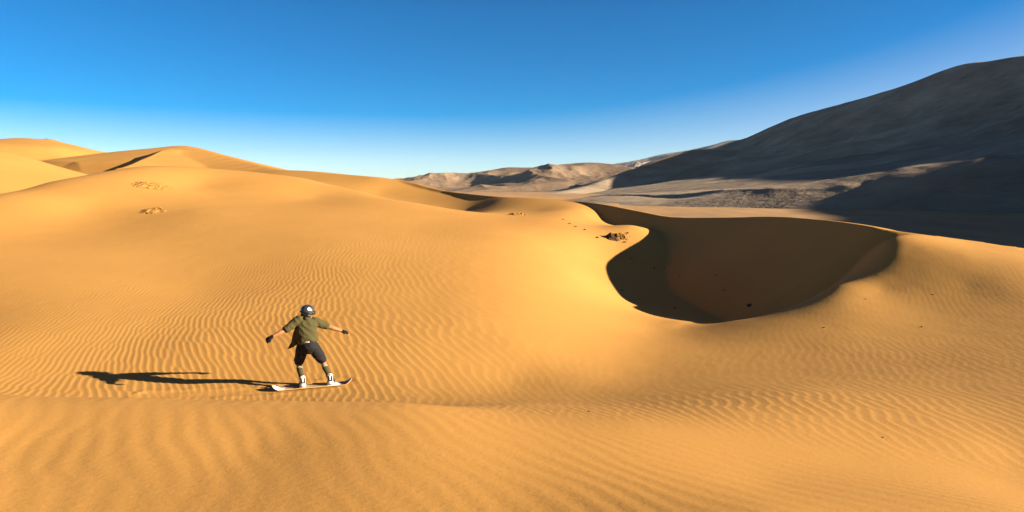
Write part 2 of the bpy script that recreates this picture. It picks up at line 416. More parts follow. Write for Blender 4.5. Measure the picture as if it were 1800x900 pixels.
# ------------------------------------------------------------------ the land
Q = 0.7
az = np.concatenate([np.linspace(-44, 44, int(1600 * Q)), np.linspace(44, 316, 120)[1:-1]])
az = np.radians(az)
rr = np.concatenate([[0.05, 0.4, 0.8, 1.2, 1.6, 2.0], np.exp(np.linspace(math.log(2.3), math.log(62), int(1250 * Q))),
                     np.exp(np.linspace(math.log(62), math.log(235), int(520 * Q)))[1:], np.exp(np.linspace(math.log(235), math.log(420), 40))[1:]])
AA, RRR = np.meshgrid(az, rr); X = np.sin(AA) * RRR; Y = np.cos(AA) * RRR
Z = dune(X, Y)
nd = (np.abs(np.arctan2(X, Y)) < R(45)) & (RRR > 2.2) & (RRR < 62)
Z[nd] += ripple(X[nd], Y[nd], RRR[nd])
dunes = structure(grid_mesh('sand_dunes', X, Y, Z, M_SAND, close=True), 'orange rippled sand dunes with a deep shaded hollow')

def polar(a0, a1, na, r0, r1, nr):
    a = np.radians(np.linspace(a0, a1, na)); r = np.exp(np.linspace(math.log(r0), math.log(r1), nr))
    A, B = np.meshgrid(a, r); return np.sin(A) * B, np.cos(A) * B, A, B
PZ = -15.0
X, Y, A, B = polar(-180, 180, 1441, 30, 24000, 420)
lump = polyd(X, Y, [at(1040,349,640), at(1110,347,640), at(1180,346,660), at(1240,344,720), at(1300,343,800)])[0]
Z = PZ + 0.8 * noise(X * .012, Y * .006, 40) * sstep(60, 200, B) + 0.4 * fbm(X * .03, Y * .02, 3, 41) + 7.0 * np.maximum(fbm(X * .022, Y * .012, 3, 45) + .12, 0) * np.exp(-(lump / 45) ** 2)
plain = structure(grid_mesh('desert_plain', X, Y, Z, M_PLAIN), 'flat pale sand plain behind the dunes')

# mountain on the right: its crest, then long concave slopes
DC = [at(1180,285,4200), at(1290,250,3300), at(1340,234,3050), at(1400,206,2750), at(1500,178,2450), at(1600,148,2250), at(1690,113,2100), at(1740,108,2000), at(1800,98,1880)]
DC = [(x, y, z) for x, y, z in DC] + [(1430,1500,320), (1350,1150,302), (1220,800,274), (1090,500,243), (930,200,222), (830,-150,232), (800,-700,150), (900,-1500,60)]
DC = catmull(DC, 5)
def mtn(X, Y):
    d, h = polys(X, Y, DC); B = np.hypot(X, Y)
    L = np.maximum((h + 15) / math.tan(R(28)), 120)
    wv = 1 + 0.30 * fbm(X * .0016, Y * .0016, 3, 60)
    prof = np.exp(-((np.sqrt(d * d + 40 ** 2) - 40) / L) * wv); prof = (prof - 0.16) / 0.84
    Z = PZ - 6 + (h + 21) * prof
    ap = PZ - 3 + (lambda u: np.where(u < 330, .13 * u, 43 + .01 * (u - 330)))(X - 125 - 0.03 * Y) + 3 * fbm(X * .003, Y * .002, 3, 63)
    Z = smax(Z, np.where(Y > 0, ap, -99), 12)
    Z = Z - 60 * sstep(1, 0, sstep(380, 620, B))
    rel = np.clip((h + 15) * prof / 150, 0, 1.2)
    Z = Z + rel * (34 * fbm(X * .0026, Y * .0026, 5, 61) * sstep(0, 250, d) + 12 * (fbm(X * .006, Y * .006, 4, 65, .5, True) - .4) * sstep(0, 150, d))
    return Z + 1.5 * fbm(X * .012, Y * .012, 4, 66)
def march(px, py, f, d0, d1):
    u = np.exp(np.linspace(math.log(d0), math.log(d1), 1500)); P = at(px, py, 1.0)
    zz = np.maximum(f(P[0] * u, P[1] * u), PZ); i = int(np.argmax(zz > P[2] * u)); return (P[0] * u[i], P[1] * u[i], 0.0)
# low rock band along the foot of the slope
SC = catmull([march(px, py, mtn, 450, 3500) for px, py in [(1260,342),(1360,339),(1450,336),(1520,330),(1590,318),(1650,306),(1720,288),(1800,264),(1900,240)]], 4)
X, Y, A, B = polar(2, 140, 1100, 420, 5200, 700)
Z = mtn(X, Y)
d, h, s_ = polyd(X, Y, SC)
n_ = fbm(X * .01, Y * .01, 4, 77)
Z += 6 * (0.7 + n_) * np.where(s_ > 0, np.exp(-d / 90), np.exp(-d / 9)) * sstep(0, 3, Z - PZ + 3)
mountain = structure(grid_mesh('mountain', X, Y, Z, M_MTN), 'large grey brown mountain slope in shade on the right')

# foothill spur
HC = catmull([at(930,346,1500), at(1010,333,1800), at(1080,312,2150), at(1150,285,2450), at(1195,267,2550), at(1232,262,2600), at(1290,264,2700), at(1360,262,2900)], 5)
X, Y, A, B = polar(-6, 30, 700, 900, 4200, 420)
d, h = polys(X, Y, HC)
Z = PZ - 6 + (h + 21) * np.exp(-((np.sqrt(d * d + 30 ** 2) - 30) / np.maximum((h + 16) / math.tan(R(24)), 60)) * (1 + .3 * fbm(X * .002, Y * .002, 3, 70)))
Z -= 60 * sstep(1300, 950, B)
Z += np.clip((Z - PZ) / 50, 0, 1) * (9 * fbm(X * .005, Y * .005, 5, 71)) 
foothill = structure(grid_mesh('foothill', X, Y, Z, M_MTN), 'dark foothill spur in front of the large mountain')

# hills in the middle distance
def hill(name, crest, box, tan, mat, amp, f, seed, label, back=None, k=12):
    C_ = catmull(crest, 5)
    X, Y, A, B = polar(*box)
    d, h = polys(X + 120 * noise(X * f, Y * f, seed + 9), Y, C_)
    g = fbm(X * f * 1.0, Y * f * 0.6, 5, seed, .42, True)
    Z = PZ - 8 + (h + 23) * np.exp(-((np.sqrt(d * d + k * k) - k) / np.maximum((h + 16) / tan, 60)) * (1.0 - .5 * g))
    Z += np.clip((Z - PZ) / 60, 0, 1.3) * amp * (g - .55) * (0.25 + 0.75 * sstep(0, 400, d))
    Z -= 80 * sstep(box[3] * 1.4, box[3], B)
    return structure(grid_mesh(name, X, Y, Z, mat), label)
hill('hills', [at(640,322,6500), at(720,314,6200), at(790,316,5900), at(830,309,5400), at(865,298,5000), at(890,292.5,4800), at(930,292,4700), at(980,289,4500), at(1030,287,4300), at(1075,289,4200), at(1120,296,4100), at(1200,306,4000)],
     (-20, 18, 900, 1600, 9000, 460), math.tan(R(17)), M_HILL, 85, .0009, 80, 'brown hills with lit and shaded spurs')
hill('low_hills', [at(960,318,2600), at(900,327,2500), at(860,336,2300), at(790,343,2000)],
     (-12, 8, 500, 1000, 4200, 300), math.tan(R(11)), M_HILL, 18, .003, 90, 'low lit hills at the foot of the brown hills')
hill('distant_hills', [at(560,325,9500), at(700,317,9500), at(740,310,9300), at(765,308,9200), at(800,308,9200), at(830,309,9000), at(900,312,9000)],
     (-24, 4, 500, 7000, 14000, 200), math.tan(R(15)), M_FAR, 100, .0008, 95, 'low distant hills on the skyline')
hill('distant_mountains', [at(980,300,15500), at(1040,292,15000), at(1100,283,14500), at(1140,276,14500), at(1170,270,14500), at(1220,262,14200), at(1260,254,14000), at(1300,247,14000), at(1400,244,14000), at(1600,244,14000)],
     (-2, 45, 800, 9000, 22000, 240), math.tan(R(20)), M_FAR, 130, .0004, 98, 'pale hazy mountain range far behind')

# thin desert air
M_AIR = bpy.data.materials.new('air'); M_AIR.use_nodes = True; nt = M_AIR.node_tree; nt.nodes.clear()
mo = nt.nodes.new('ShaderNodeOutputMaterial'); pv = nt.nodes.new('ShaderNodeVolumePrincipled')
pv.inputs['Color'].default_value = (0.72, 0.86, 1.0, 1); pv.inputs['Density'].default_value = 0.7e-5
nt.links.new(pv.outputs[0], mo.inputs['Volume'])
me = bpy.data.meshes.new('haze'); hb_ = bmesh.new()
bmesh.ops.create_cube(hb_, size=1, matrix=Matrix.Translation((0, 0, 350)) @ Matrix.Diagonal((49000, 49000, 1500, 1)))
hb_.to_mesh(me); hb_.free(); me.materials.append(M_AIR)
haze = bpy.data.objects.new('haze', me); COL.objects.link(haze); haze['kind'] = 'stuff'; haze['label'] = 'thin pale haze over the desert'
# ------------------------------------------------------------------ shape helpers
def simple_mat(name, col, rough=0.8, spec=0.3, var=0.12, scale=30, bd=0.0, coat=0.0):
    m, nt, b = new_mat(name)
    t = nt.nodes.new('ShaderNodeTexCoord').outputs['Object']
    f = noise_n(nt, t, scale, 4, .6)
    c = mixc(nt, 1.0, col, ramp(nt, f, [(0.3, (1 - var,) * 3), (0.7, (1 + var,) * 3)]), 'MULTIPLY')
    nt.links.new(c, b.inputs['Base Color']); b.inputs['Roughness'].default_value = rough
    b.inputs['Specular IOR Level'].default_value = spec; b.inputs['Coat Weight'].default_value = coat
    if bd: bump(nt, b, f, bd, 0.6)
    return m
def V(*a): return Vector(a)
def bm_tube(bm, pts, rad, seg=14, up=None):
    """closed tapered tube; rad entries are r or (r_side, r_depth)"""
    pts = [Vector(p) for p in pts]; rings = []
    ref = Vector(up) if up else Vector((0, 1, 0))
    n = len(pts)
    for i, p in enumerate(pts):
        t = (pts[min(i + 1, n - 1)] - pts[max(i - 1, 0)]).normalized()
        a = ref - t * ref.dot(t)
        if a.length < .05: a = Vector((1, 0, 0)) - t * t.x
        a.normalize(); b = t.cross(a).normalized()
        r = rad[i] if isinstance(rad[i], (tuple, list)) else (rad[i], rad[i])
        def ring(c, k): return [bm.verts.new(c + (b * math.cos(q) * r[0] + a * math.sin(q) * r[1]) * k) for q in [2 * math.pi * j / seg for j in range(seg)]]
        m_ = min(r)
        if i == 0: rings.append(ring(p - t * m_ * .75, .45)); rings.append(ring(p - t * m_ * .4, .82))
        rings.append(ring(p, 1))
        if i == n - 1: rings.append(ring(p + t * m_ * .4, .82)); rings.append(ring(p + t * m_ * .75, .45))
    for A_, B_ in zip(rings[:-1], rings[1:]):
        for j in range(seg): bm.faces.new((A_[j], A_[(j + 1) % seg], B_[(j + 1) % seg], B_[j]))
    bm.faces.new(rings[0][::-1]); bm.faces.new(rings[-1])
def bm_ell(bm, c, r, M=None, seg=20):
    mt = Matrix.Translation(Vector(c)) @ (M.to_4x4() if M else Matrix()) @ Matrix.Diagonal((r[0], r[1], r[2], 1))
    bmesh.ops.create_uvsphere(bm, u_segments=seg, v_segments=seg // 2 + 2, radius=1, matrix=mt)
def bm_box(bm, c, s, M=None, bev=0.0):
    mt = Matrix.Translation(Vector(c)) @ (M.to_4x4() if M else Matrix()) @ Matrix.Diagonal((s[0], s[1], s[2], 1))
    g = bmesh.ops.create_cube(bm, size=1, matrix=mt)
    if bev:
        ed = list({e for v in g['verts'] for e in v.link_edges}); bmesh.ops.bevel(bm, geom=ed, offset=bev, segments=2, affect='EDGES')
def finish(name, bm, mat, parent=None, loc=None, voxel=0.0, smooth=2, folds=None, sub=0):
    bmesh.ops.recalc_face_normals(bm, faces=bm.faces)
    me = bpy.data.meshes.new(name); bm.to_mesh(me); bm.free()
    if loc is not None: me.transform(Matrix.Translation(-Vector(loc)))
    o = bpy.data.objects.new(name, me); COL.objects.link(o)
    if voxel:
        r = o.modifiers.new('r', 'REMESH'); r.mode = 'VOXEL'; r.voxel_size = voxel; r.use_smooth_shade = True
        if smooth: q = o.modifiers.new('s', 'SMOOTH'); q.iterations = smooth; q.factor = .5
    if sub: q = o.modifiers.new('u', 'SUBSURF'); q.levels = q.render_levels = sub
    if voxel or sub:
        dg = bpy.context.evaluated_depsgraph_get(); dg.update()
        nm = bpy.data.meshes.new_from_object(o.evaluated_get(dg)); o.modifiers.clear(); o.data = nm; nm.name = name; me = nm
    if folds:
        n = len(me.vertices); co = np.empty(n * 3, np.float32); me.vertices.foreach_get('co', co); co = co.reshape(-1, 3)
        no = np.empty(n * 3, np.float32); me.vertex_normals.foreach_get('vector', no); no = no.reshape(-1, 3)
        co += no * folds(co)[:, None]; me.vertices.foreach_set('co', co.ravel().astype(np.float32)); me.update()
    me.materials.clear(); me.materials.append(mat)
    for p in me.polygons: p.use_smooth = True
    if parent is not None: o.parent = parent
    return o
def thing(name, label, cat, loc=(0, 0, 0), group=None):
    o = bpy.data.objects.new(name, None); COL.objects.link(o); o.location = loc; o.empty_display_size = .2
    o['label'] = label; o['category'] = cat
    if group: o['group'] = group
    return o
def tag(o, label, cat, group=None):
    o['label'] = label; o['category'] = cat
    if group: o['group'] = group
    return o

# ------------------------------------------------------------------ snowboard
M_SKIN = simple_mat('skin', (0.33, 0.125, 0.052), 0.5, 0.4, .10, 12)
M_SHIRT = simple_mat('olive_cloth', (0.058, 0.048, 0.018), 0.9, 0.15, .12, 60, .002)
M_SHORT = simple_mat('black_cloth', (0.012, 0.011, 0.013), 0.85, 0.2, .2, 60, .002)
M_SOCK = simple_mat('olive_sock', (0.050, 0.045, 0.024), 0.95, 0.1, .2, 140, .002)
M_BOOT = simple_mat('boot_leather', (0.030, 0.012, 0.008), 0.6, 0.3, .3, 40, .002)
M_GLOVE = simple_mat('black_glove', (0.006, 0.006, 0.007), 0.85, 0.2, .2, 60, .001)
M_HELM = simple_mat('helmet_shell', (0.035, 0.037, 0.042), 0.28, 0.5, .1, 10, 0, .6)
M_HBAND = simple_mat('helmet_band', (0.006, 0.006, 0.007), 0.5, 0.4, .1, 10)
M_WHITE = simple_mat('white_plastic', (0.62, 0.60, 0.58), 0.4, 0.4, .05, 30)
M_RED = simple_mat('red_print', (0.55, 0.03, 0.04), 0.5, 0.3, .05, 30)
M_BLK = simple_mat('black_rubber', (0.01, 0.01, 0.011), 0.7, 0.3, .2, 40)

A0 = ground_hit(486, 685, 9, 20); B0 = ground_hit(612, 674, 9, 20)
BC = (A0 + B0) / 2
ex = (B0 - A0).normalized()
e_ = 0.08
gx_n = Vector((-(gz(BC.x + e_, BC.y) - gz(BC.x - e_, BC.y)) / (2 * e_), -(gz(BC.x, BC.y + e_) - gz(BC.x, BC.y - e_)) / (2 * e_), 1)).normalized()
ey = gx_n.cross(ex).normalized(); ez = ex.cross(ey)
BM = Matrix((ex, ey, ez)).transposed().to_4x4(); BM.translation = BC + ez * 0.008
board = thing('snowboard', 'wood and white snowboard with blue tip under the sandboarder', 'snowboard')
board.matrix_world = BM
HL = 0.80
def board_mesh():
    bm = bmesh.new(); nx, ny = 64, 10; th = 0.011; top = []; bot = []
    for i in range(nx + 1):
        x = -HL + 2 * HL * i / nx; a = abs(x) / HL
        w = 0.125 + 0.022 * a ** 2
        if a > .80: w *= math.sqrt(max(1 - ((a - .80) / .20) ** 2.3, 0.003))
        z = 0.10 * max(a - .80, 0) ** 1.6 / .2 ** 1.6 * (1.0 if x > 0 else .8)
        rt, rb = [], []
        for j in range(ny + 1):
            y = w * (2 * j / ny - 1)
            rt.append(bm.verts.new((x, y, z + th))); rb.append(bm.verts.new((x, y, z)))
        top.append(rt); bot.append(rb)
    for i in range(nx):
        for j in range(ny):
            bm.faces.new((top[i][j], top[i + 1][j], top[i + 1][j + 1], top[i][j + 1]))
            bm.faces.new((bot[i][j], bot[i][j + 1], bot[i + 1][j + 1], bot[i + 1][j]))
        for j in (0, ny):
            bm.faces.new((top[i][j], bot[i][j], bot[i + 1][j], top[i + 1][j]))
    for i in (0, nx):
        for j in range(ny): bm.faces.new((top[i][j], top[i][j + 1], bot[i][j + 1], bot[i][j]))
    return bm
m, nt, b = new_mat('board_topsheet')
tc = nt.nodes.new('ShaderNodeTexCoord').outputs['Object']
sx = nt.nodes.new('ShaderNodeSeparateXYZ'); nt.links.new(tc, sx.inputs[0])
nz = noise_n(nt, vscale(nt, tc, (1, 14, 1)), 9, 5, .65)
ma = nt.nodes.new('ShaderNodeMath'); ma.operation = 'MULTIPLY_ADD'; ma.inputs[1].default_value = 0.10; nt.links.new(nz, ma.inputs[0])
md = nt.nodes.new('ShaderNodeMath'); md.operation = 'MULTIPLY_ADD'; md.inputs[1].default_value = 1 / (2 * HL); md.inputs[2].default_value = 0.45
nt.links.new(sx.outputs[0], md.inputs[0]); nt.links.new(md.outputs[0], ma.inputs[2])
wood = ramp(nt, nz, [(0.3, (0.40, 0.22, 0.08)), (0.7, (0.58, 0.36, 0.15))])
dark = ramp(nt, nz, [(0.35, (0.16, 0.08, 0.035)), (0.65, (0.33, 0.18, 0.08))])
def band(lo, hi):
    r = nt.nodes.new('ShaderNodeValToRGB'); r.color_ramp.interpolation = 'CONSTANT'
    e = r.color_ramp.elements; e[0].position = 0; e[0].color = (0, 0, 0, 1); e[1].position = lo; e[1].color = (1, 1, 1, 1)
    q = e.new(hi); q.color = (0, 0, 0, 1); nt.links.new(ma.outputs[0], r.inputs[0]); return r.outputs[0]
c = mixc(nt, band(0.02, 0.16), wood, (0.72, 0.70, 0.66))
c = mixc(nt, band(0.26, 0.34), c, dark)
c = mixc(nt, band(0.69, 0.84), c, (0.76, 0.75, 0.73))
c = mixc(nt, band(0.84, 0.935), c, dark)
c = mixc(nt, band(0.935, 0.9999), c, (0.25, 0.36, 0.58))
nt.links.new(c, b.inputs['Base Color']); b.inputs['Roughness'].default_value = 0.65; b.inputs['Specular IOR Level'].default_value = 0.2
M_EDGE = simple_mat('board_edge', (0.60, 0.36, 0.12), 0.7, .15, .15, 20)
dk = finish('deck', board_mesh(), m, board)
dk.data.materials.append(M_EDGE)
for p in dk.data.polygons:
    p.use_smooth = False
    if p.normal.z < 0.5: p.material_index = 1

def foot_pos(px, py):
    """heel point on the board below a photo pixel, in board coordinates"""
    P = Vector(at(px, py, 1.0)); inv = BM.inverted(); o = inv.translation; dr = inv.to_3x3() @ P
    t = (0.012 - o.z) / dr.z; return o + dr * t
FEET = []
for k, (px, py, yaw) in enumerate([(533, 679.5, R(7)), (581.2, 674.6, R(-5))]):
    h = foot_pos(px, py); h.y = max(min(h.y, -0.085), -0.125); FEET.append((h, yaw))
    Mz = Matrix.Rotation(yaw, 4, 'Z'); Mz.translation = (h.x, h.y, 0.011)
    def place(bm): bm.transform(Mz); return bm
    bd_ = bmesh.new(); bm_box(bd_, (0, .12, .010), (.115, .25, .020), None, .005)
    for s in (-1, 1):
        bm_box(bd_, (s * .058, .085, .035), (.008, .20, .05), None, .003)
    bm_tube(bd_, [(-.06, .02, .045), (-.045, -.022, .05), (0, -.038, .052), (.045, -.022, .05), (.06, .02, .045)], [(.006, .022)] * 5, 8, up=(0, 0, 1))
    bind = finish('binding', place(bd_), M_WHITE, board)
    # highback: curved plate with cut-outs
    hb = bmesh.new(); nu, nv = 22, 44; cells = {}
    def ins(u, v):
        w = .92 if v < .8 else .92 * math.sqrt(max(1 - ((v - .8) / .21) ** 2, 0))
        if v < .12: w = .75 + 1.4 * v
        if abs(u) > w: return False
        if v > .80 and v < .92 and abs(u) < (v - .80) * 3.2: return False                    # upper triangle
        if .20 < v < .80 and abs(u) < .70 and abs(u) > .14 + .75 * abs(v - .50): return False   # side windows
        if .20 < v < .38 and abs(u) < .16 * (v - .2) / .06: return False
        return True
    def pt(i, j, t):
        u = -1 + 2 * i / nu; v = j / nv; w = .060 + .006 * math.sin(v * 3)
        return Vector((math.sin(u * 1.15) * w, -.036 + (1 - math.cos(u * 1.15)) * .055 + t - .012 * v, .035 + .225 * v))
    vf = {}
    def gv(i, j, s):
        if (i, j, s) not in vf: vf[(i, j, s)] = hb.verts.new(pt(i, j, .006 * s))
        return vf[(i, j, s)]
    on = {(i, j) for i in range(nu) for j in range(nv) if ins(-1 + 2 * (i + .5) / nu, (j + .5) / nv)}
    for (i, j) in on:
        hb.faces.new((gv(i, j, 0), gv(i + 1, j, 0), gv(i + 1, j + 1, 0), gv(i, j + 1, 0)))
        hb.faces.new((gv(i, j, 1), gv(i, j + 1, 1), gv(i + 1, j + 1, 1), gv(i + 1, j, 1)))
        for (di, dj, a_, b_) in ((-1, 0, (0, 0), (0, 1)), (1, 0, (1, 0), (1, 1)), (0, -1, (0, 0), (1, 0)), (0, 1, (0, 1), (1, 1))):
            if (i + di, j + dj) not in on:
                hb.faces.new((gv(i + a_[0], j + a_[1], 0), gv(i + b_[0], j + b_[1], 0), gv(i + b_[0], j + b_[1], 1), gv(i + a_[0], j + a_[1], 1)))
    finish('highback', place(hb), M_WHITE, bind)
    for (y_, z_, w_) in ((.075, .115, .064), (.20, .075, .060)):
        st = bmesh.new()
        bm_tube(st, [(-w_, y_ - .02, .03), (-w_ * .95, y_, z_ * .8), (-w_ * .4, y_ + .01, z_ + .008), (w_ * .4, y_ + .01, z_ + .008), (w_ * .95, y_, z_ * .8), (w_, y_ - .02, .03)], [(.018, .004)] * 6, 8, up=(0, 0, 1))
        finish('strap', place(st), M_BLK, bind)

# ------------------------------------------------------------------ the sandboarder
D0 = (BC.y) - 0.10
PL = Vector((BC.x, BC.y, BC.z + .02))
person = thing('person', 'sandboarder seen from behind, arms spread, olive shirt, black shorts and dark helmet', 'person', PL)
def P(px, py, dy=0.0): return Vector(at(px, py, D0 + dy))
def fw(i, x, y, z):
    h, yaw = FEET[i]; M_ = Matrix.Rotation(yaw, 3, 'Z'); q = M_ @ Vector((x, y, z)); return BM @ Vector((h.x + q.x, h.y + q.y, 0.03 + z))
HEAD = P(540.3, 549.5, .10)
FD = Vector((0.80, 0.58, -0.12)).normalized()                      # where he looks: along the board, away to the right
HS = FD.cross(Vector((0, 0, 1))).normalized(); HU = HS.cross(FD).normalized()
HM = Matrix((HS, FD, HU)).transposed()                             # x side, y forward, z up
NECK = P(539.5, 560.5, .05)
SHL, SHR = P(519.5, 566, -.06), P(556.5, 567, .19)
TU = V(-.50, .86, 0)
ELL, ELR = P(499, 581.5, -.20), P(577, 574, .34)
WRL, WRR = P(476.5, 593, -.34), P(602, 582, .44)
CH = P(538.5, 577, .05); WA = P(540.5, 594, .0); PE = P(541.5, 606, -.02)
HPL, HPR = P(532, 611, .0), P(551.5, 611, .02)
KNL, KNR = P(524.8, 637, .27), P(567, 634, .25)
ANL, ANR = fw(0, 0, .055, .10), fw(1, 0, .055, .10)
CAL, CAR = KNL.lerp(ANL, .35) + V(0, -.02, 0), KNR.lerp(ANR, .35) + V(0, -.02, 0)
bm = bmesh.new()
# head with face
bm_ell(bm, HEAD + HU * .02, (.074, .092, .10), HM)
bm_ell(bm, HEAD + FD * .035 - HU * .055, (.052, .058, .058), HM)
bm_tube(bm, [HEAD + FD * .088 + HU * .012, HEAD + FD * .112 - HU * .026], [.009, .013], 8)
for s in (-1, 1):
    bm_ell(bm, HEAD + HS * .076 * s - HU * .01 - FD * .005, (.010, .018, .030), HM, 12)
    bm_ell(bm, HEAD + HS * .026 * s + FD * .086 + HU * .018, (.015, .010, .010), HM, 10)
bm_ell(bm, HEAD + FD * .092 - HU * .052, (.022, .010, .008), HM, 10)
bm_ell(bm, HEAD + FD * .078 - HU * .092, (.024, .022, .018), HM, 10)
bm_tube(bm, [NECK - V(0, 0, .05), NECK, HEAD - HU * .05], [(.075, .07), .058, .056])
# torso
bm_tube(bm, [P(538.3, 564.5, .05), P(538.5, 572, .05), CH + V(0, 0, -.05), WA, PE], [(.16, .085), (.185, .105), (.175, .105), (.145, .095), (.155, .11)], 20, up=TU)
bm_tube(bm, [SHL, SHR], [.06, .06])
for sh, el, wr in ((SHL, ELL, WRL), (SHR, ELR, WRR)):
    bm_tube(bm, [sh, sh.lerp(el, .5), el], [.058, .050, .040]); bm_tube(bm, [el, el.lerp(wr, .3), wr], [.046, .051, .031])
for hp, kn, ca, an in ((HPL, KNL, CAL, ANL), (HPR, KNR, CAR, ANR)):
    bm_tube(bm, [hp, hp.lerp(kn, .5), kn], [.095, .080, .058]); bm_tube(bm, [kn, ca, an], [.056, .056, .036])
for i in (0, 1): bm_tube(bm, [fw(i, 0, .03, .05), fw(i, 0, .12, .05), fw(i, 0, .22, .03)], [.034, .036, .026])
def hand(bm, W, d, n, thumb, gbm, curl, gs=1.1):
    """palm and five fingers from the wrist W along d; n = back of the hand; gloves cover all but the tips"""
    d = d.normalized(); n = (n - d * n.dot(d)).normalized(); s = d.cross(n).normalized() * thumb
    pts = [W - d * .01, W + d * .04, W + d * .085]
    bm_tube(bm, pts, [(.027, .020), (.038, .015), (.040, .014)], 12, up=n)
    bm_tube(gbm, [W - d * .035, W + d * .0, W + d * .045, W + d * .092], [(.036, .034), (.037, .033), (.045 * gs, .026 * gs), (.047 * gs, .024 * gs)], 14, up=n)
    for k, (o, L) in enumerate(((.030, .072), (.010, .080), (-.011, .074), (-.030, .058))):
        b0 = W + d * .085 + s * o; dd = (d + s * o * 3).normalized(); q = [b0 - d * .01, b0]; c = 0.0
        for j, f in enumerate((.45, .30, .25)):
            c += curl[k] if isinstance(curl, (list, tuple)) else curl
            q.append(q[-1] + (dd * math.cos(c) - n * math.sin(c)) * L * f)
        bm_tube(bm, q, [.0095, .0095, .009, .0085, .0075], 8)
        bm_tube(gbm, [q[0], q[1], q[2], q[2].lerp(q[3], .25)], [.0135 * gs, .0135 * gs, .0130 * gs, .0125 * gs], 8)
    b0 = W + d * .025 + s * .024; t1 = b0 + (s * .7 + d * .6 - n * .2).normalized() * .042; t2 = t1 + (s * .35 + d * .85 - n * .35).normalized() * .030; t3 = t2 + (d * .9 - n * .5).normalized() * .022
    bm_tube(bm, [b0, t1, t2, t3], [.014, .012, .0105, .009], 8); bm_tube(gbm, [b0, t1, t1.lerp(t2, .4)], [.019, .0165, .0155], 8)
g1, g2 = bmesh.new(), bmesh.new()
hand(bm, WRL, V(-.74, -.18, -.62), V(-.35, -.75, .35), -1, g1, .46, 1.35)
hand(bm, WRR, V(.90, .05, -.36), V(.3, -.2, .95), 1, g2, [.06, .14, .20, .26])
body = finish('body', bm, M_SKIN, person, PL, voxel=.0055, smooth=3)
for g_ in (g1, g2): finish('glove', g_, M_GLOVE, person, PL, voxel=.005, smooth=2)

# shirt
bm = bmesh.new()
bm_tube(bm, [NECK + V(0, -.01, .015), P(538.8, 562.5, .05), P(538.3, 568, .05), P(538.5, 577, .05), P(540, 588, .01), P(541.3, 598, -.01)],
        [(.072, .075), (.14, .09), (.215, .120), (.212, .132), (.195, .135), (.207, .158)], 28, up=TU)
for sh, el in ((SHL, ELL), (SHR, ELR)):
    bm_tube(bm, [sh - (el - sh) * .3, sh + V(0, 0, .004), sh.lerp(el, .5), sh.lerp(el, .86)], [.085, .082, .076, .072], 18)
# loose tail blown out to the left
bm_tube(bm, [P(525, 578, .08), P(522, 592, .10), P(517.5, 602, .14), P(512, 608.5, .17), P(505, 613.5, .20)], [(.07, .06), (.09, .045), (.065, .022), (.035, .012), (.012, .007)], 12)
bm_tube(bm, [P(525, 588, .02), P(521, 598, .05), P(516, 606, .08)], [(.06, .05), (.05, .02), (.02, .01)], 12)
def shirt_folds(co):
    x, z = co[:, 0], co[:, 2] + .4 * co[:, 1]
    f = .009 * (1 - 2 * np.abs(noise(x * 7 + z * 5, z * 4 - x * 3, 101))) + .008 * noise(x * 12 + z * 9, z * 7, 102) + .003 * noise(x * 30, z * 25, 103)
    return f.astype(np.float32) + .001
shirt = finish('shirt', bm, M_SHIRT, person, PL, voxel=.009, smooth=4, folds=shirt_folds)
bm = bmesh.new()
bm_tube(bm, [NECK + V(0, -.01, .03), NECK + V(0, -.01, .005)], [(.069, .071), (.080, .083)], 20)
finish('collar', bm, M_SHIRT, shirt, PL, voxel=.006, smooth=2)

# shorts
bm = bmesh.new()
bm_tube(bm, [P(541.3, 596.5, -.01), P(541.5, 602, -.02), P(541.8, 609, -.02), P(542, 613, .0)], [(.165, .13), (.178, .145), (.182, .15), (.165, .13)], 24)
for hp, kn, sx_ in ((HPL, KNL, -1), (HPR, KNR, 1)):
    bm_tube(bm, [hp + V(0, -.01, .02), hp.lerp(kn, .35), hp.lerp(kn, .68), hp.lerp(kn, .93)], [.115, .118, .108, .096], 20)
def short_folds(co):
    x, z = co[:, 0], co[:, 2]
    return (.007 * noise(x * 9, z * 12 + x * 6, 111) + .006 * (1 - 2 * np.abs(noise(x * 5 + 3, z * 10 - x * 9, 112)))).astype(np.float32)
shorts = finish('shorts', bm, M_SHORT, person, PL, voxel=.009, smooth=4, folds=short_folds)
bm = bmesh.new()
wb = [P(541.6 + 15.5 * math.sin(t) * .92, 598.6 - .4 * math.sin(t), -.01) + V(0, -.152 * math.cos(t), 0) for t in np.linspace(-.42, .42, 7)]
bm_tube(bm, wb, [(.004, .010)] * 7, 8, up=(0, 0, 1))
finish('waistband', bm, M_WHITE, shorts, PL)

